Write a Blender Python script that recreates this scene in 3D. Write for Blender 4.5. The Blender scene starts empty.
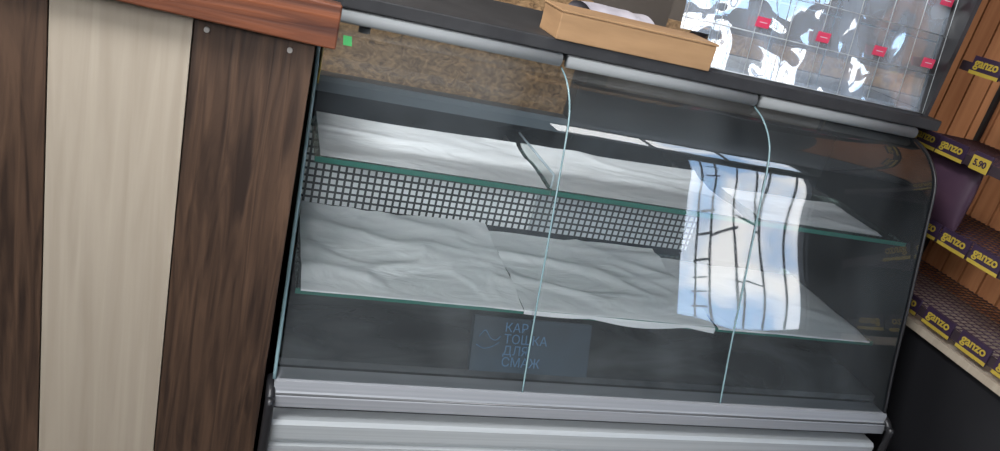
import bpy, math, random
from mathutils import Vector, Matrix, noise
random.seed(4)
D=1.25; CZ=1.52; FL=-CZ/D
scene=bpy.context.scene
scene.view_settings.view_transform='Standard'
def P(x,y,z): return Vector((x*D,y*D,CZ+z*D))
# ---------------------------------------------------------------- materials
def mat(name,color=(.5,.5,.5),rough=.5,metal=0.0,spec=.5,emit=None,es=1.0):
    m=bpy.data.materials.new(name); m.use_nodes=True
    b=m.node_tree.nodes['Principled BSDF']
    b.inputs['Base Color'].default_value=(*color,1); b.inputs['Roughness'].default_value=rough
    b.inputs['Metallic'].default_value=metal; b.inputs['Specular IOR Level'].default_value=spec
    if emit: b.inputs['Emission Color'].default_value=(*emit,1); b.inputs['Emission Strength'].default_value=es
    return m
def noisy(name,c1,c2,scale=(1,1,1),ns=5,rough=.5,metal=0.,detail=6,bump=0.,dist=0.,spec=.5,bd=.01):
    m=mat(name,c1,rough,metal,spec); nt=m.node_tree; n=nt.nodes; l=nt.links
    b=n['Principled BSDF']; tc=n.new('ShaderNodeTexCoord'); mp=n.new('ShaderNodeMapping')
    mp.inputs['Scale'].default_value=scale
    nz=n.new('ShaderNodeTexNoise'); nz.inputs['Scale'].default_value=ns; nz.inputs['Detail'].default_value=detail
    nz.inputs['Distortion'].default_value=dist
    cr=n.new('ShaderNodeValToRGB'); cr.color_ramp.elements[0].position=.32; cr.color_ramp.elements[1].position=.68
    cr.color_ramp.elements[0].color=(*c1,1); cr.color_ramp.elements[1].color=(*c2,1)
    l.new(tc.outputs['Object'],mp.inputs['Vector']); l.new(mp.outputs[0],nz.inputs['Vector'])
    l.new(nz.outputs['Fac'],cr.inputs[0]); l.new(cr.outputs[0],b.inputs['Base Color'])
    if bump:
        bp=n.new('ShaderNodeBump'); bp.inputs['Strength'].default_value=bump; bp.inputs['Distance'].default_value=bd
        l.new(nz.outputs['Fac'],bp.inputs['Height']); l.new(bp.outputs[0],b.inputs['Normal'])
    return m
def glass(name,tint=(.9,.95,.94),base=.05,fres=1.0,rough=.0,bump=0,dust_sheen=0,bs=9,bd=.05,dc=(.72,.8,.85),lo=.3,hi=1.8,det=1,ds=2.2):
    m=bpy.data.materials.new(name); m.use_nodes=True; nt=m.node_tree; n=nt.nodes; l=nt.links
    n.clear(); o=n.new('ShaderNodeOutputMaterial'); mx=n.new('ShaderNodeMixShader')
    t=n.new('ShaderNodeBsdfTransparent'); t.inputs[0].default_value=(*tint,1)
    g=n.new('ShaderNodeBsdfAnisotropic'); g.inputs['Roughness'].default_value=rough
    f=n.new('ShaderNodeFresnel'); f.inputs[0].default_value=1.5
    ma=n.new('ShaderNodeMath'); ma.operation='MULTIPLY_ADD'; ma.inputs[1].default_value=fres; ma.inputs[2].default_value=base
    l.new(f.outputs[0],ma.inputs[0]); l.new(ma.outputs[0],mx.inputs[0])
    src=t
    if dust_sheen:
        df=n.new('ShaderNodeBsdfDiffuse'); df.inputs[0].default_value=(*dc,1)  # diffuse veil: dust on panes, plus reflected haze and sky painted in
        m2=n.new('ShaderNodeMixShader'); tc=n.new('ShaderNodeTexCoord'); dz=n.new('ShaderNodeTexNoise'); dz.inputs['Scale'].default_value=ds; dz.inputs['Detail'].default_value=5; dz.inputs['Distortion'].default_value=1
        mr=n.new('ShaderNodeMapRange'); mr.inputs[1].default_value=.3; mr.inputs[2].default_value=.75; mr.inputs[3].default_value=dust_sheen*lo; mr.inputs[4].default_value=dust_sheen*hi
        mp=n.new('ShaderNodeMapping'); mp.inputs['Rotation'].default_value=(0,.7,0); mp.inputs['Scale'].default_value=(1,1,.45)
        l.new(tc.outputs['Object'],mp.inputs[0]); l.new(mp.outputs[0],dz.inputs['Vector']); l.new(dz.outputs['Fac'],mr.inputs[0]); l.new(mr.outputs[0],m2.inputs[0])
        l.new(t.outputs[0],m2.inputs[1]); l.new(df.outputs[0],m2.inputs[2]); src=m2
    l.new(src.outputs[0],mx.inputs[1]); l.new(g.outputs[0],mx.inputs[2]); l.new(mx.outputs[0],o.inputs[0])
    if bump:
        nz=n.new('ShaderNodeTexNoise'); nz.inputs['Scale'].default_value=bs; nz.inputs['Detail'].default_value=det; nz.inputs['Distortion'].default_value=.3
        tc2=n.new('ShaderNodeTexCoord'); l.new(tc2.outputs['Object'],nz.inputs['Vector'])
        bp=n.new('ShaderNodeBump'); bp.inputs['Strength'].default_value=bump; bp.inputs['Distance'].default_value=bd
        l.new(nz.outputs['Fac'],bp.inputs['Height']); l.new(bp.outputs[0],g.inputs['Normal'])
    return m
M={}
M['dark_wood']=noisy('dark_wood',(.020,.010,.006),(.080,.044,.026),(16,16,1.1),3.2,.5,bump=.2,dist=1.4)
M['light_wood']=noisy('light_wood',(.32,.27,.21),(.39,.335,.265),(18,18,.8),2.5,.5,bump=.05,dist=.8)
M['red_wood']=noisy('red_wood',(.05,.014,.007),(.21,.062,.022),(.8,14,14),3,.5,bump=.2,dist=1.6)
M['osb']=noisy('osb',(.10,.058,.028),(.42,.26,.13),(12,10,18),2,.8,detail=8,dist=2)
M['kraft']=noisy('kraft',(.25,.145,.07),(.33,.195,.095),(2,2,12),3,.8)
M['alu']=noisy('alu',(.25,.26,.28),(.31,.32,.34),(.3,10,40),4,.42,metal=.15)
M['alu_light']=noisy('alu_light',(.34,.36,.37),(.40,.42,.43),(.3,10,40),4,.42,metal=.1)
M['alu_dark']=noisy('alu_dark',(.12,.125,.13),(.16,.165,.17),(.3,10,40),4,.4,metal=.3)
M['tube']=mat('tube_grey',(.21,.22,.225),.75,0,.2)
M['black']=mat('black_plastic',(.012,.012,.014),.4)
M['endp']=mat('dark_end',(.008,.010,.012),.7,0,.15)
M['deck']=noisy('deck_dark',(.013,.013,.015),(.024,.024,.026),(2,2,2),8,.6)
M['inner']=noisy('inner_metal',(.008,.010,.012),(.26,.275,.285),(1.6,3,3),1.8,.18,metal=.5,dist=1)  # pale smears paint grey reflections into the floor pan colour
M['inner_back']=noisy('inner_back',(.004,.006,.008),(.045,.055,.065),(1.4,2,3),1.8,.25,dist=1)
M['inner_grey']=noisy('inner_grey',(.08,.105,.12),(.14,.17,.195),(1,3,3),2,.35)
M['inner_dark']=noisy('inner_dark',(.014,.018,.021),(.03,.036,.04),(1,3,3),2,.5)
M['paper']=noisy('paper',(.80,.82,.83),(.89,.90,.905),(1.5,3,3),5,.75,bump=.45,dist=1.2,detail=3)
M['cloth']=noisy('cloth',(.30,.28,.32),(.40,.38,.42),(3,3,3),5,.9,bump=.4)
M['glass']=glass('front_glass',(.94,.96,.965),.05,1.1,dust_sheen=.022,bump=1,bs=1.7,bd=.0065,lo=.1,hi=3.2,rough=.02)
M['shelfglass']=glass('shelf_glass',(.78,.90,.86),.02,.7)
M['doorglass']=glass('door_glass',(.93,.95,.95),.01,.5)
M['glassedge']=mat('glass_edge_green',(.03,.17,.13),.15)
M['seam']=mat('glass_seam',(.17,.26,.28),.2)
M['tint']=glass('tinted_end_glass',(.60,.66,.64),.03,1.0)
M['orange']=noisy('orange_board',(.32,.125,.05),(.44,.195,.085),(14,14,.8),3,.6)
M['slatgap']=mat('slat_gap',(.09,.035,.012),.8)
M['purple']=noisy('purple_pack',(.04,.018,.038),(.068,.032,.055),(3,3,3),3,.6)
M['tagdark']=mat('tag_dark',(.026,.012,.036),.6)
M['rail']=mat('rail_dark',(.025,.015,.021),.6)
M['yellow']=mat('tag_yellow',(.38,.275,.035),.6)
M['pink']=mat('tag_pink',(.60,.03,.09),.5)
M['white']=mat('white_plastic',(.65,.67,.68),.4)
M['screwm']=mat('screw_zinc',(.40,.38,.36),.35,.3)
M['wire']=mat('white_wire',(.55,.58,.6),.3,.2)
M['darkwire']=mat('purplish_wire',(.075,.045,.065),.4,.3)
M['ink']=mat('blue_ink',(.075,.17,.29),.6)
M['carton']=noisy('dim_blue_carton',(.010,.018,.026),(.035,.062,.09),(1.5,2,2),3,.5)
M['wall']=noisy('wall_paint',(.10,.085,.075),(.13,.11,.095),(1,1,1),3,.9)
M['wallr']=noisy('wall_paint_dark',(.025,.024,.026),(.04,.038,.04),(1,1,1),3,.9)
M['frontwall']=noisy('front_wall_paint',(.04,.04,.045),(.08,.08,.085),(.7,1,.7),2,.9)
M['ceil']=noisy('ceiling_paint',(.34,.35,.36),(.40,.40,.40),(1,1,1),3,.9)
M['floor']=noisy('floor_tile',(.12,.10,.09),(.18,.155,.14),(1,1,1),3,.6)
M['green']=mat('green_sticker',(.03,.25,.07),.5)
M['film']=glass('clear_film',(.93,.95,.97),.13,1.5,rough=.03,bump=1,dust_sheen=.34,bs=4,bd=.024,dc=(.66,.78,.94),lo=.25,hi=1.5,det=2,ds=5)  # bluish diffuse patches paint sky reflections into the film
M['clearp']=glass('clear_divider',(.93,.95,.97),.06,1.2,rough=.02,dust_sheen=.06)
M['acrylic']=mat('acrylic_edge',(.55,.66,.72),.15)
def perf(name,hole,gap):
    m=mat(name,(.05,.05,.05),.4); nt=m.node_tree; n=nt.nodes; l=nt.links; b=n['Principled BSDF']
    tc=n.new('ShaderNodeTexCoord'); sp=n.new('ShaderNodeSeparateXYZ'); l.new(tc.outputs['Object'],sp.inputs[0])
    outs=[]
    for ax in ('X','Z'):
        a=n.new('ShaderNodeMath'); a.operation='MULTIPLY'; a.inputs[1].default_value=1/.0180; l.new(sp.outputs[ax],a.inputs[0])
        f=n.new('ShaderNodeMath'); f.operation='FRACT'; l.new(a.outputs[0],f.inputs[0])
        s=n.new('ShaderNodeMath'); s.operation='SUBTRACT'; s.inputs[1].default_value=.5; l.new(f.outputs[0],s.inputs[0])
        ab=n.new('ShaderNodeMath'); ab.operation='ABSOLUTE'; l.new(s.outputs[0],ab.inputs[0])
        c=n.new('ShaderNodeMath'); c.operation='LESS_THAN'; c.inputs[1].default_value=.34; l.new(ab.outputs[0],c.inputs[0]); outs.append(c)
    mu=n.new('ShaderNodeMath'); mu.operation='MULTIPLY'; l.new(outs[0].outputs[0],mu.inputs[0]); l.new(outs[1].outputs[0],mu.inputs[1])
    mx=n.new('ShaderNodeMix'); mx.data_type='RGBA'; mx.inputs['A'].default_value=(*gap,1); mx.inputs['B'].default_value=(*hole,1)
    l.new(mu.outputs[0],mx.inputs['Factor']); l.new(mx.outputs['Result'],b.inputs['Base Color'])
    return m
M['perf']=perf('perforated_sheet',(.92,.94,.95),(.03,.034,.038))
M['perf2']=perf('perforated_sheet_dim',(.60,.64,.67),(.055,.06,.066))  # duller copy of the sheet; weaker glare on this half is painted in
# ---------------------------------------------------------------- builders
def finish(name,me,mats,parent=None,smooth=False,bevel=0,label=None,cat=None,group=None,kind=None):
    if not isinstance(mats,(list,tuple)): mats=[mats]
    for m in mats: me.materials.append(M[m])
    vs=[v.co.copy() for v in me.vertices]
    c=Vector([(min(v[i] for v in vs)+max(v[i] for v in vs))/2 for i in range(3)])
    me.transform(Matrix.Translation(-c))
    o=bpy.data.objects.new(name,me); scene.collection.objects.link(o); o.location=c
    if smooth:
        for p in me.polygons: p.use_smooth=True
    if bevel:
        b=o.modifiers.new('b','BEVEL'); b.width=bevel; b.segments=2; b.limit_method='ANGLE'
    setp(o,parent); meta(o,label,cat,group,kind); return o
def setp(o,parent):
    if parent is not None:
        o.parent=parent
        q=parent; T=Matrix.Identity(4); ch=[]
        while q is not None: ch.append(q); q=q.parent
        for q in reversed(ch): T=T@q.matrix_parent_inverse@q.matrix_basis
        o.matrix_parent_inverse=T.inverted()
def meta(o,label=None,cat=None,group=None,kind=None):
    if label:o['label']=label
    if cat:o['category']=cat
    if group:o['group']=group
    if kind:o['kind']=kind
def root(name,x,y,z,label,cat,group=None):
    e=bpy.data.objects.new(name,None); e.empty_display_size=.1; scene.collection.objects.link(e)
    e.location=P(x,y,z); meta(e,label,cat,group); return e
BF=[(0,3,2,1),(4,5,6,7),(0,1,5,4),(1,2,6,5),(2,3,7,6),(3,0,4,7)]
def boxv(x0,x1,y0,y1,z0,z1):
    return [P(x0,y0,z0),P(x1,y0,z0),P(x1,y1,z0),P(x0,y1,z0),P(x0,y0,z1),P(x1,y0,z1),P(x1,y1,z1),P(x0,y1,z1)]
def boxes(name,bs,mats,parent=None,**k):
    V=[];F=[];mi=[]
    for b in bs:
        o=len(V); V+=boxv(*b[:6]); F+=[tuple(i+o for i in f) for f in BF]; mi+=[b[6] if len(b)>6 else 0]*6
    me=bpy.data.meshes.new(name); me.from_pydata(V,[],F); 
    for p,i in zip(me.polygons,mi): p.material_index=i
    me.update(); return finish(name,me,mats,parent,**k)
def box(name,x0,x1,y0,y1,z0,z1,mats,parent=None,**k): return boxes(name,[(x0,x1,y0,y1,z0,z1)],mats,parent,**k)
def tube_data(pts,r,seg=10):
    V=[];F=[];n=len(pts); up=None
    for i,p in enumerate(pts):
        a=pts[max(i-1,0)]; b=pts[min(i+1,n-1)]
        t=(b-a).normalized()
        if up is None: up=t.orthogonal().normalized()
        up=(up-t*up.dot(t)).normalized(); s=t.cross(up)
        for k in range(seg):
            an=2*math.pi*k/seg; V.append(p+(up*math.cos(an)+s*math.sin(an))*r)
    for i in range(n-1):
        for k in range(seg):
            F.append((i*seg+k,i*seg+(k+1)%seg,(i+1)*seg+(k+1)%seg,(i+1)*seg+k))
    F.append(tuple(range(seg))[::-1]); F.append(tuple((n-1)*seg+k for k in range(seg)))
    return V,F
def tubes(name,lines,r,mats,parent=None,seg=10,**k):
    V=[];F=[]
    for pts in lines:
        v,f=tube_data(pts,r,seg); o=len(V); V+=v; F+=[tuple(i+o for i in q) for q in f]
    me=bpy.data.meshes.new(name); me.from_pydata(V,[],F); me.update()
    k.setdefault('smooth',True)
    return finish(name,me,mats,parent,**k)
def sheet(name,fn,nu,nv,mats,parent=None,**k):
    V=[fn(i/nu,j/nv) for j in range(nv+1) for i in range(nu+1)]
    F=[(j*(nu+1)+i,j*(nu+1)+i+1,(j+1)*(nu+1)+i+1,(j+1)*(nu+1)+i) for j in range(nv) for i in range(nu)]
    me=bpy.data.meshes.new(name); me.from_pydata(V,[],F); me.update(); k.setdefault('smooth',True)
    return finish(name,me,mats,parent,**k)
def prism_x(name,poly,x0,x1,mats,parent=None,**k):
    n=len(poly); V=[P(x0,y,z) for y,z in poly]+[P(x1,y,z) for y,z in poly]
    F=[tuple(range(n)),tuple(range(2*n-1,n-1,-1))]+[(i,i+n,(i+1)%n+n,(i+1)%n) for i in range(n)]
    me=bpy.data.meshes.new(name); me.from_pydata(V,[],F)
    import bmesh
    bm=bmesh.new(); bm.from_mesh(me); bmesh.ops.recalc_face_normals(bm,faces=bm.faces); bm.to_mesh(me); bm.free()
    return finish(name,me,mats,parent,**k)
def text(name,s,size,loc,R,mats,parent=None,ext=.0004,line=.9,ax='CENTER',off=0):
    cu=bpy.data.curves.new('t','FONT'); cu.body=s; cu.size=size; cu.align_x=ax; cu.align_y='CENTER'; cu.extrude=ext; cu.space_line=line; cu.offset=off
    o=bpy.data.objects.new('t',cu); scene.collection.objects.link(o)
    bpy.context.view_layer.update()
    dg=bpy.context.evaluated_depsgraph_get(); me=bpy.data.meshes.new_from_object(o.evaluated_get(dg))
    bpy.data.objects.remove(o)
    me.transform(Matrix.Translation(loc)@R.to_4x4()); me.materials.clear()
    return finish(name,me,mats,parent)
RX=Matrix(((0,0,-1),(-1,0,0),(0,1,0)))
# ---------------------------------------------------------------- camera
right=Vector((.9409,-.2396,.2395)).normalized(); fw=Vector((.3164,.8739,-.3688)); fw=(fw-right*fw.dot(right)).normalized()
upv=right.cross(fw)
cam=bpy.data.cameras.new('Camera'); cam.lens=27.72; cam.sensor_width=36; cam.sensor_fit='HORIZONTAL'; cam.clip_start=.02
co=bpy.data.objects.new('Camera',cam); scene.collection.objects.link(co)
R=Matrix((right,upv,-fw)).transposed(); co.matrix_world=Matrix.Translation((0,0,CZ))@R.to_4x4(); scene.camera=co
# ---------------------------------------------------------------- room
XL,XR,YF,YB=-2.0,3.9,-1.2,2.4; CE=1.1
box('floor',XL,XR,YF,YB,FL-.05,FL,'floor',kind='structure')
box('ceiling',XL,XR,YF,YB,CE,CE+.05,'ceil',kind='structure')
box('wall_back',XL,XR,YB,YB+.08,FL,CE,'wall',kind='structure')
box('wall_left',XL-.08,XL,YF,YB,FL,CE,'wall',kind='structure')
box('wall_right',XR,XR+.08,YF,YB,FL,CE,'wallr',kind='structure')
WX0,WX1,WZ0,WZ1=2.18,2.95,-.50,.47
TX0,TX1,TZ0,TZ1=1.5,3.0,.68,1.04  # unseen transom opening, added to give the rack film sky to reflect
boxes('wall_front',[(XL,TX0,YF-.08,YF,FL,CE),(TX1,XR,YF-.08,YF,FL,CE),(TX0,WX0,YF-.08,YF,FL,TZ0),(WX1,TX1,YF-.08,YF,FL,TZ0),
   (WX0,WX1,YF-.08,YF,FL,WZ0),(WX0,WX1,YF-.08,YF,WZ1,TZ0),(TX0,TX1,YF-.08,YF,TZ1,CE)],'frontwall',kind='structure')
t=.012
for nm,(a,b,c,d) in (('window_1',(WX0,WX1,WZ0,WZ1)),('added_transom',(TX0,TX1,TZ0,TZ1))):
    boxes(nm,[(a,a+t,YF-.06,YF-.02,c,d),(b-t,b,YF-.06,YF-.02,c,d),(a+t,b-t,YF-.06,YF-.02,c,c+t),(a+t,b-t,YF-.06,YF-.02,d-t,d)]
      +([(2.0,2.015,YF-.06,YF-.02,c+t,d-t),(2.5,2.515,YF-.06,YF-.02,c+t,d-t)] if nm=='added_transom' else []),'black',kind='structure')
lines=[]
H=WZ1-WZ0
def wob(x,s,lean=0):
    return [P(x+lean*(k/14)+.03*math.sin(k*.42+s)*.5,YF-.03,WZ0+.015+(H-.03)*k/14) for k in range(15)]
bars=[(.13,-.04,0),(.215,-.03,0),(.36,.0,.4),(.48,.04,.9),(.62,.06,1.3)]
for i,(bxx,ln,s) in enumerate(bars): lines.append(wob(WX0+bxx,s,ln))
for j in range(1,9):
    z=WZ0+H*(j-.3)/8.6
    lines.append([P(WX0+.11,YF-.026,z),P(WX0+.20,YF-.026,z+.012)])
    if j in (3,6): lines.append([P(WX0+.36,YF-.026,z),P(WX0+.49,YF-.026,z-.03)])
    if j in (5,): lines.append([P(WX0+.20,YF-.026,z),P(WX0+.37,YF-.026,z+.05)])
tubes('window_3',lines,.0085,'black',kind='structure')
# ---------------------------------------------------------------- display case
case=root('refrigerated_display_case',.66,1.25,FL,'long refrigerated display case with curved glass front and dark frame','display case')
L0,L1=.08,1.245
prof0=[(1.0,-.7165),(1.033,-.612),(1.067,-.49),(1.105,-.36),(1.127,-.286),(1.150,-.252),(1.185,-.228),(1.2257,-.2145)]
def cr(p,n=6):
    out=[]
    for i in range(len(p)-1):
        a=p[max(i-1,0)];b=p[i];c=p[i+1];d=p[min(i+2,len(p)-1)]
        for k in range(n):
            t=k/n
            out.append(tuple(.5*((2*b[q])+(-a[q]+c[q])*t+(2*a[q]-5*b[q]+4*c[q]-d[q])*t*t+(-a[q]+3*b[q]-3*c[q]+d[q])*t**3) for q in (0,1)))
    out.append(p[-1]); return out
prof=cr(prof0)
box('base_body',.074,1.253,1.015,1.5,FL+.06,-.757,'black',case,bevel=.004)
box('plinth',.1,1.22,1.05,1.46,FL,FL+.06,'black',case)
sil=[(.984,-.757),(.984,-.738),(.990,-.732),(.994,-.7175),(1.004,-.7165),(1.03,-.7165),(1.03,-.757)]
prism_x('aluminium_sill',sil,L0-.004,L1+.008,'alu',case,label='brushed aluminium sill profile under the glass')
tubes('sill_groove',[[P(L0-.004,.986,-.735),P(L1+.008,.986,-.735)]],.0022,'alu_dark',case,seg=6)
poly=[(1.014,-.782),(.985,-.782)]
for k in range(7):
    z1=-.788-k*.04
    poly+=[(.980,z1),(.980,z1-.026),(.988,z1-.031),(.988,z1-.038)]
poly+=[(.985,z1-.045),(1.014,z1-.045)]
prism_x('lower_front_panel',poly,L0,L1,'alu_light',case,label='silver ribbed lower front panel')
for x in (L0-.008,L1+.012):
    pts=[(1.02,-.728),(.995,-.731),(.98,-.742),(.972,-.765),(.972,-1.0),(.975,-1.1),(1.0,-1.12)]
    tubes('corner_bumper',[[P(x,y,z) for y,z in cr(pts,5)]],.009,'black',case)
chk=prof+[(1.5,-.2145),(1.5,-.757),(1.03,-.757),(1.03,-.7165)]
prism_x('end_panel',chk,L0-.008,L0-.004,'tint',case,label='greenish glass end panel')
prism_x('end_panel',chk,L1+.002,L1+.010,'endp',case,label='dark end panel')
tubes('end_trim',[[P(L0-.005,y-.002,z) for y,z in prof]],.0035,'seam',case,label='pale green glass edge')
tubes('end_trim',[[P(L1+.005,y-.002,z) for y,z in prof]],.0035,'black',case)
edges=[L0,.4765,.8655,L1]
for i in range(3):
    a,b=edges[i]+.001,edges[i+1]-.001
    def gf(u,v,a=a,b=b):
        k=v*(len(prof)-1); j=min(int(k),len(prof)-2); f=k-j
        y=prof[j][0]*(1-f)+prof[j+1][0]*f; z=prof[j][1]*(1-f)+prof[j+1][1]*f
        return P(a+(b-a)*u,y,z)
    g=sheet('front_glass_panel',gf,2,len(prof)-1,'glass',case,label='curved clear glass front pane')
    if i<2: tubes('glass_edge',[[P(b+.001,y-.001,z) for y,z in prof]],.0020,'seam',g,seg=6)
for i in range(3):
    a,b=edges[i]+.006,edges[i+1]-.006
    tubes('glass_holder_tube',[[P(a,1.222,-.2025),P(b,1.222,-.2025)]],.0140,'tube',case,seg=16,label='dull grey tube holding the top of the glass')
box('top_deck',L0-.012,L1+.04,1.212,1.56,-.190,-.168,'deck',case,bevel=.003,label='dark worktop slab')
boxes('deck_support',[(L0-.008,L1+.01,1.245,1.30,-.206,-.190)],'black',case)
# interior
box('interior_floor_pan',L0,L1,1.03,1.42,-.712,-.70,'inner',case)
box('back_panel',L0,L1,1.425,1.46,-.70,-.38,'inner_back',case)
box('upper_back_band',L0,.60,1.425,1.46,-.38,-.350,'inner_grey',case)
box('upper_back_band',.601,L1,1.425,1.46,-.38,-.28,'inner_dark',case)
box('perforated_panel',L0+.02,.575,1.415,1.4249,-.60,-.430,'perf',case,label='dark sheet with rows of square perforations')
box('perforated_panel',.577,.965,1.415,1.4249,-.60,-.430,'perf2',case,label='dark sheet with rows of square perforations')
for a,b,y in ((L0,.68,1.47),(.64,L1,1.48)):
    box('rear_sliding_door',a,b,y,y+.003,-.36,-.190,'doorglass',case)
for (a,b) in ((L0+.012,.4755),(.4775,.8645),(.8665,L1-.008)):
    s=box('glass_shelf',a,b,1.121,1.345,-.4045,-.3995,'shelfglass',case)
    box('shelf_edge',a,b,1.118,1.121,-.4065,-.3985,'glassedge',s,label='green polished glass edge')
    s=box('glass_shelf',a,b,1.088,1.40,-.6135,-.6085,'shelfglass',case)
    box('shelf_edge',a,b,1.085,1.088,-.6165,-.6078,'glassedge',s,label='green polished glass edge')
for x in (L0+.005,.4765,.8645,L1-.004):
    box('shelf_bracket',x-.0015,x+.0015,1.20,1.43,-.42,-.4055,'alu_dark',case)
    box('shelf_bracket',x-.0015,x+.0015,1.17,1.43,-.632,-.614,'alu_dark',case)
sheet('shelf_divider',lambda u,v:P(.4765,1.125+.22*u,-.399+.026*v),2,1,'shelfglass',case,smooth=False)
tubes('divider_edge',[[P(.4765,1.125,-.396),P(.4765,1.125,-.373),P(.4765,1.345,-.373)]],.0026,'acrylic',case,seg=6)
sheet('green_sticker',lambda u,v:P(.110+.013*u,1.168+.020*v,-.2365+.0105*v),1,1,'green',case)
box('yellow_sticker',.082,.0835,1.165,1.215,-.300,-.245,'yellow',case)
tubes('hanging_knob',[[P(.145,1.235,-.206),P(.145,1.235,-.225)]],.012,'black',case)
# ---------------------------------------------------------------- paper liners
def paper(a,b,y0,y1,z,amp,seed,label='',group='',wav=0,droop=.0,back=0.,fq=1.):
    def f(u,v):
        x=a+(b-a)*u
        yb=y1+wav*noise.noise(Vector((x*6,seed,0)))
        sk=Vector((x*3.2*fq+v*1.1,v*1.6*fq-x*.8,seed))
        n=abs(noise.noise(sk))+.25*abs(noise.noise(sk*2.7))
        ridge=max(0,.28-n)/.28
        soft=.5+.5*noise.noise(Vector((x*4,v*2,seed+9)))
        bk=back*max(0,(v-.7)/.3)**2*(.6+.8*noise.noise(Vector((x*5,seed,2))))
        if v<.08 and droop:
            q=(.08-v)/.08; dr=droop*(.5+1.2*abs(noise.noise(Vector((x*5,seed,7)))))
            return P(x,y0-.004-.001*q,z+.001-dr*q)
        v2=(v-.08)/.92 if droop else v
        return P(x,y0+(yb-y0)*v2,z+.0006+(amp*ridge+amp*.8*soft)*min(1,v2*6)+bk)
    return sheet('paper_liner',f,90,50,'paper',None,label=label,cat='paper sheet',group=group)
g1='paper liners on the upper shelf'; g2='paper liners on the lower shelf'
lb='thin white paper sheet lying flat on the upper glass shelf'
paper(.100,.472,1.126,1.335,-.3992,.0035,1,lb,g1,.01,0,.006)
paper(.481,.862,1.126,1.335,-.3992,.0035,2,lb,g1,.01,0,.014)
paper(.90,1.19,1.135,1.29,-.3992,.003,3,lb,g1,.02)
lb='softly folded white paper sheet covering the lower glass shelf'
paper(.100,.474,1.087,1.395,-.6082,.009,4,lb,g2,.04,.002,.02,1.3)
paper(.475,.860,1.087,1.385,-.6078,.008,5,lb,g2,.02,.012,.012,1.3)
paper(.866,1.225,1.087,1.36,-.6082,.004,6,lb,g2,.01,.003,.0)
# carton leaning under the lower shelf
ct=root('printed_carton',.475,1.06,-.70,'flat dark blue carton with blue Cyrillic lettering and bird line mark','cardboard box')
a0=Vector((1.028,-.6995)); a1=Vector((1.066,-.616)); tdir=(a1-a0).normalized()
q=[(a0.x,a0.y),(a1.x,a1.y),(a1.x+.015*tdir.y,a1.y-.015*tdir.x),(a0.x+.015,a0.y)]
prism_x('carton_body',q,.385,.60,'carton',ct)
RT=Matrix(((1,0,0),(0,tdir.x,-tdir.y),(0,tdir.y,tdir.x)))
def onc(x,v,off=.0010):
    return P(x,a0.x+(a1.x-a0.x)*v-off*tdir.y,a0.y+(a1.y-a0.y)*v+off*tdir.x)
text('lettering','КАР\nТОШКА\nДЛЯ\nСМАЖ',.027,onc(.439,.5),RT,'ink',ct,ax='LEFT')
tubes('bird_mark',[[onc(x,v) for x,v in cr([(.395,.62),(.405,.75),(.415,.62),(.425,.58),(.433,.66)],4)],[onc(x,v) for x,v in cr([(.392,.48),(.405,.42),(.42,.46),(.432,.55)],4)]],.0011,'ink',ct,seg=5)
# ---------------------------------------------------------------- wooden counter
cnt=root('wooden_counter',-.45,1.3,FL,'wooden counter clad in dark and pale vertical boards','counter')
bd=[-.86,-.705,-.55,-.392,-.238,-.083,.0615]
bx=[(bd[i]+.0008,bd[i+1]-.0008,1.0,1.014,FL,-.19,(1 if i in (0,2,4) else 0)) for i in range(6)]
boxes('front_cladding',bx,['dark_wood','light_wood'],cnt,bevel=.001)
box('counter_body',-.86,.0615,1.014,1.6,FL,-.19,'dark_wood',cnt)
box('countertop',-.87,.0615,1.0,1.6,-.19,-.154,'red_wood',cnt,bevel=.003)
er=box('edge_rail',-.87,.084,.972,1.0,-.2055,-.151,'red_wood',cnt,bevel=.003,label='reddish brown wooden edge board')
for v in er.data.vertices: v.co.z+=-(v.co.x-(.954*D/2))*.034
for x,z in ((-.0676,-.2155),(.0309,-.2215),(-.30,-.210)):
    tubes('screw',[[P(x,1.0,z),P(x,.9965,z)]],.0042,'screwm',cnt,seg=14,smooth=False)
# ---------------------------------------------------------------- OSB behind
box('chipboard_sheet',-.1,.86,2.10,2.12,FL,-.17,'osb',label='rough brown chipboard sheet standing behind the display case',cat='board')
# ---------------------------------------------------------------- cardboard box on deck
tr=root('cardboard_box',.59,1.25,-.168,'shallow closed brown cardboard box at the front of the worktop','cardboard box')
x0,x1,y0,y1,z0,z1=.446,.739,1.206,1.30,-.168,-.124
box('box_body',x0,x1,y0,y1,z0,z1,'kraft',tr,bevel=.002)
boxes('box_lid',[(x0-.002,x1+.002,y0-.002,y1+.002,z1,z1+.004)],'kraft',tr,bevel=.0015)
def cloth(u,v):
    x=.55+.135*u; th=math.pi*v
    r=.030+.008*noise.noise(Vector((u*5,v*3,1)))
    return P(x,1.40-math.cos(th)*.075,-.1675+math.sin(th)**.6*(.05+.5*(r-.03)) if 0<v<1 else -.1675)
sheet('folded_cloth',cloth,40,30,'cloth',label='greyish folded cloth lying behind the cardboard box',cat='cloth')
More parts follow.
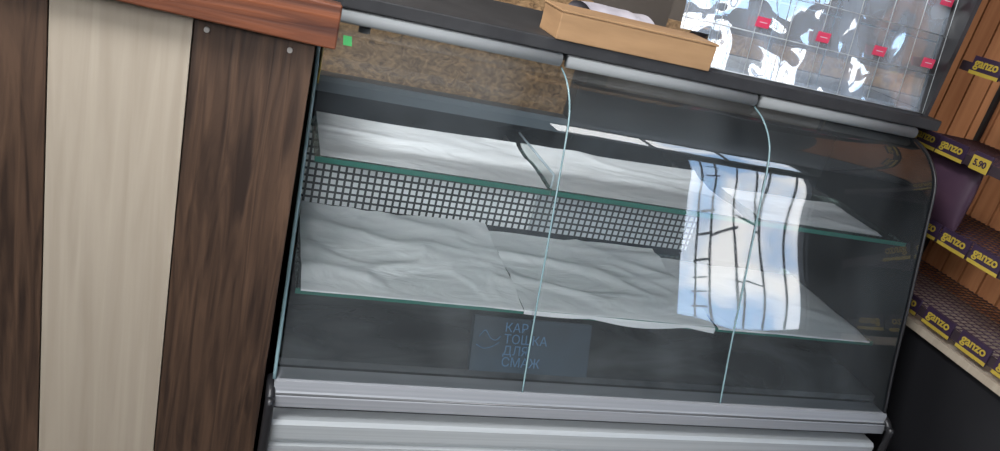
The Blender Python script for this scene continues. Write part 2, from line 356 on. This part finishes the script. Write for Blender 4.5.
# ---------------------------------------------------------------- clear display rack on the deck
rk=root('clear_display_rack',1.0,1.32,-.168,'clear shiny plastic display rack with white wire grid on the worktop','display rack')
a,b=.752,1.262; a2=.69; yF=1.245; yR=1.46; zt=.30; TL=.17
def ry(z): return yF+(z+.168)*TL
V=[]
n=8
for i in range(n+1):
    x=a2+(b-a2)*i/n; z0=-.165 if x>=a else -.112; V.append([P(x,ry(z0),z0),P(x,ry(zt),zt)])
for j in range(7):
    z=-.165+j*.075; V.append([P(a if z<-.112 else a2,ry(z),z),P(b,ry(z),z)])
tubes('wire_grid',V,.0010,'wire',rk,seg=6)
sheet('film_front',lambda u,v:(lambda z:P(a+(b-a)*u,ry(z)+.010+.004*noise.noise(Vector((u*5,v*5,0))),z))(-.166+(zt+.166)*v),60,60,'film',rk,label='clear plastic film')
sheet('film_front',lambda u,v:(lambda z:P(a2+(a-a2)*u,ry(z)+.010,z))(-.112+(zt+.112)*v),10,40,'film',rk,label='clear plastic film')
for i in range(5):
    x=a+.002+(b-a-.004)*i/4
    sheet('compartment_divider',lambda u,v:(lambda z:P(x,ry(z)+.016+(1.44-ry(z)-.016)*u,z))(-.159+(zt+.159)*v),1,1,'clearp',rk,smooth=False)
    tubes('divider_rim',[[P(x,ry(-.159)+.016,-.159),P(x,ry(zt)+.016,zt)]],.0016,'acrylic',rk,seg=5)
for z in (-.03,.11):
    box('compartment_shelf',a,b,ry(z)+.016,1.44,z,z+.002,'clearp',rk)
    tubes('shelf_rim',[[P(a,ry(z)+.016,z),P(b,ry(z)+.016,z)]],.0018,'acrylic',rk,seg=5)
box('rack_floor',a,b,yF+.016,yR,-.168,-.160,'white',rk)
box('rack_side',b,b+.010,yF-.006,yR,-.168,zt,'black',rk,label='dark upright side')
tagp=[(.845,-.07),(.980,-.07),(1.113,-.07),(1.235,-.07),(1.235,.048),(.90,.05),(1.07,.05)]
for x,z in tagp:
    y=ry(z)-.0012
    e=box('price_tag',x-.014,x+.014,y-.002,y,z-.009,z+.009,'pink',label='small pink price tag clipped on the wire grid',cat='price tag',group='pink price tags')
    box('tag_line',x-.008,x+.008,y-.0026,y-.002,z-.0006,z+.0006,'white',e)
# ---------------------------------------------------------------- shelving unit
sh=root('shelving_unit',1.45,.95,FL,'tall shelving unit with orange slatted back and wire shelves','shelving unit')
SX=1.345; Y0,Y1=.79,1.40; BX=1.62
bs=[(BX+.012,BX+.02,Y0,Y1+.3,FL+.05,.55,1)]; y=Y0
while y<Y1+.25: bs.append((BX,BX+.012,y,y+.050,FL+.05,.55,0)); y+=.055
boxes('slatted_back',bs,['orange','slatgap'],sh)
for yy in (Y0,Y1):
    for xx in (SX+.004,BX-.016):
        if yy==Y1 or xx>1.5: box('post',xx,xx+.010,yy,yy+.010,FL,.55,'black',sh)
for k,z in enumerate((-.535,-.385,-.222,-.055)):
    yb=Y1 if k<3 else 1.29
    s=box('shelf_rail',SX,SX+.006,Y0,yb,z-.013,z+.006,'rail',sh,label='dark price rail along the shelf edge')
    if k==3: continue
    ln=[]
    n=44
    for i in range(n+1):
        y=Y0+(Y1-Y0)*i/n; ln.append([P(SX+.008,y,z),P(BX-.002,y,z)])
    for i in range(13):
        x=SX+.010+(BX-SX-.014)*i/12; ln.append([P(x,Y0,z-.002),P(x,Y1,z-.002)])
    tubes('wire_shelf',ln,.0015,'darkwire',sh,seg=6)
box('bottom_shelf_board',SX,BX,Y0,Y1,-.582,-.566,'light_wood',sh)
box('lower_side',SX+.02,BX,Y0,Y1,FL,-.582,'black',sh)
TG=[(-.535,1.15),(-.535,1.059),(-.535,.968),(-.535,.88),(-.380,1.19),(-.380,1.111),(-.380,1.032),(-.380,.95),(-.219,1.29),(-.219,1.215),(-.219,1.138),(-.219,1.04),(-.052,1.225),(-.052,1.10)]
for i,(z,y) in enumerate(TG):
    pr=(i==10)
    e=root('price_tag',SX-.002,y,z,'dark and yellow price label on the shelf rail' if not pr else 'yellow price label reading 5.90 on the shelf rail','price tag','shelf rail price labels')
    hw=.036 if not pr else .022
    boxes('tag_card',[(SX-.004,SX,y-hw,y+hw,z-.018,z+.018,0),(SX-.0045,SX-.004,y-hw,y+hw,z-.018,z-.011 if not pr else z+.010,1)],['tagdark','yellow'],e)
    if pr: text('lettering','5.90',.022,P(SX-.0060,y,z-.003),RX,'tagdark',e,off=.0005)
    else: text('lettering','ganzo',.031,P(SX-.0055,y,z+.005),RX,'yellow',e,off=.0008)
def pack(y,z,w,h,dx,label):
    def f(u,v):
        s=max(0,math.sin(math.pi*v))**.4 if 0<v<1 else .12
        th=2*math.pi*u; c=math.cos(th); sn=math.sin(th)
        c=math.copysign(abs(c)**.7,c); sn=math.copysign(abs(sn)**.6,sn)
        return P(SX+.05+dx+.020*s*c,y+w*sn*(.97+.03*s),z+.003+h*v)
    sheet('snack_packet',f,32,20,'purple',label=label,cat='snack packet')
pack(1.25,-.385,.085,.145,.0,'muted purple packet standing on a wire shelf')
# ---------------------------------------------------------------- light
w=bpy.data.worlds.new('World'); scene.world=w; w.use_nodes=True; n=w.node_tree.nodes; l=w.node_tree.links
bg=n['Background']; tc=n.new('ShaderNodeTexCoord'); nz=n.new('ShaderNodeTexNoise'); nz.inputs['Scale'].default_value=8; nz.inputs['Detail'].default_value=6
rp=n.new('ShaderNodeValToRGB'); rp.color_ramp.elements[0].position=.42; rp.color_ramp.elements[1].position=.58
rp.color_ramp.elements[0].color=(.30,.48,.76,1); rp.color_ramp.elements[1].color=(1,1,1,1)
l.new(tc.outputs['Generated'],nz.inputs['Vector']); l.new(nz.outputs['Fac'],rp.inputs[0]); l.new(rp.outputs[0],bg.inputs[0])
bg.inputs[1].default_value=9
def area(name,loc,target,sx,sy,power,col=(1,1,1)):
    L=bpy.data.lights.new(name,'AREA'); L.shape='RECTANGLE'; L.size=sx; L.size_y=sy; L.energy=power; L.color=col
    o=bpy.data.objects.new(name,L); scene.collection.objects.link(o); o.location=loc
    o.rotation_euler=(Vector(target)-Vector(loc)).to_track_quat('-Z','Y').to_euler(); return o
area('daylight',(-1.25,-.7,2.25),(.9,1.5,.9),1.8,1.0,48,(.96,.98,1))
area('shelf_fill',(-.55,.35,2.72),(.9,1.5,.9),.8,.5,58,(.97,.98,1))  # added fill from above for the shelf papers, no real lamp
area('chipboard_fill',(-.6,2.2,2.75),(.5,2.5,1.3),.6,.3,30,(1,.94,.86))  # added fill to brighten the chipboard, not a known fixture
L=bpy.data.lights.new('case_fill_spot','SPOT'); L.energy=165; L.spot_size=math.radians(34); L.spot_blend=.8; L.shadow_soft_size=.22; L.color=(.97,.985,1)  # added fill spot reaching the lower shelf, not a shop fixture
o=bpy.data.objects.new('case_fill_spot',L); scene.collection.objects.link(o); o.location=(-.25,-1.1,1.95)
o.rotation_euler=(Vector((.72,1.6,.90))-Vector(o.location)).to_track_quat('-Z','Y').to_euler()
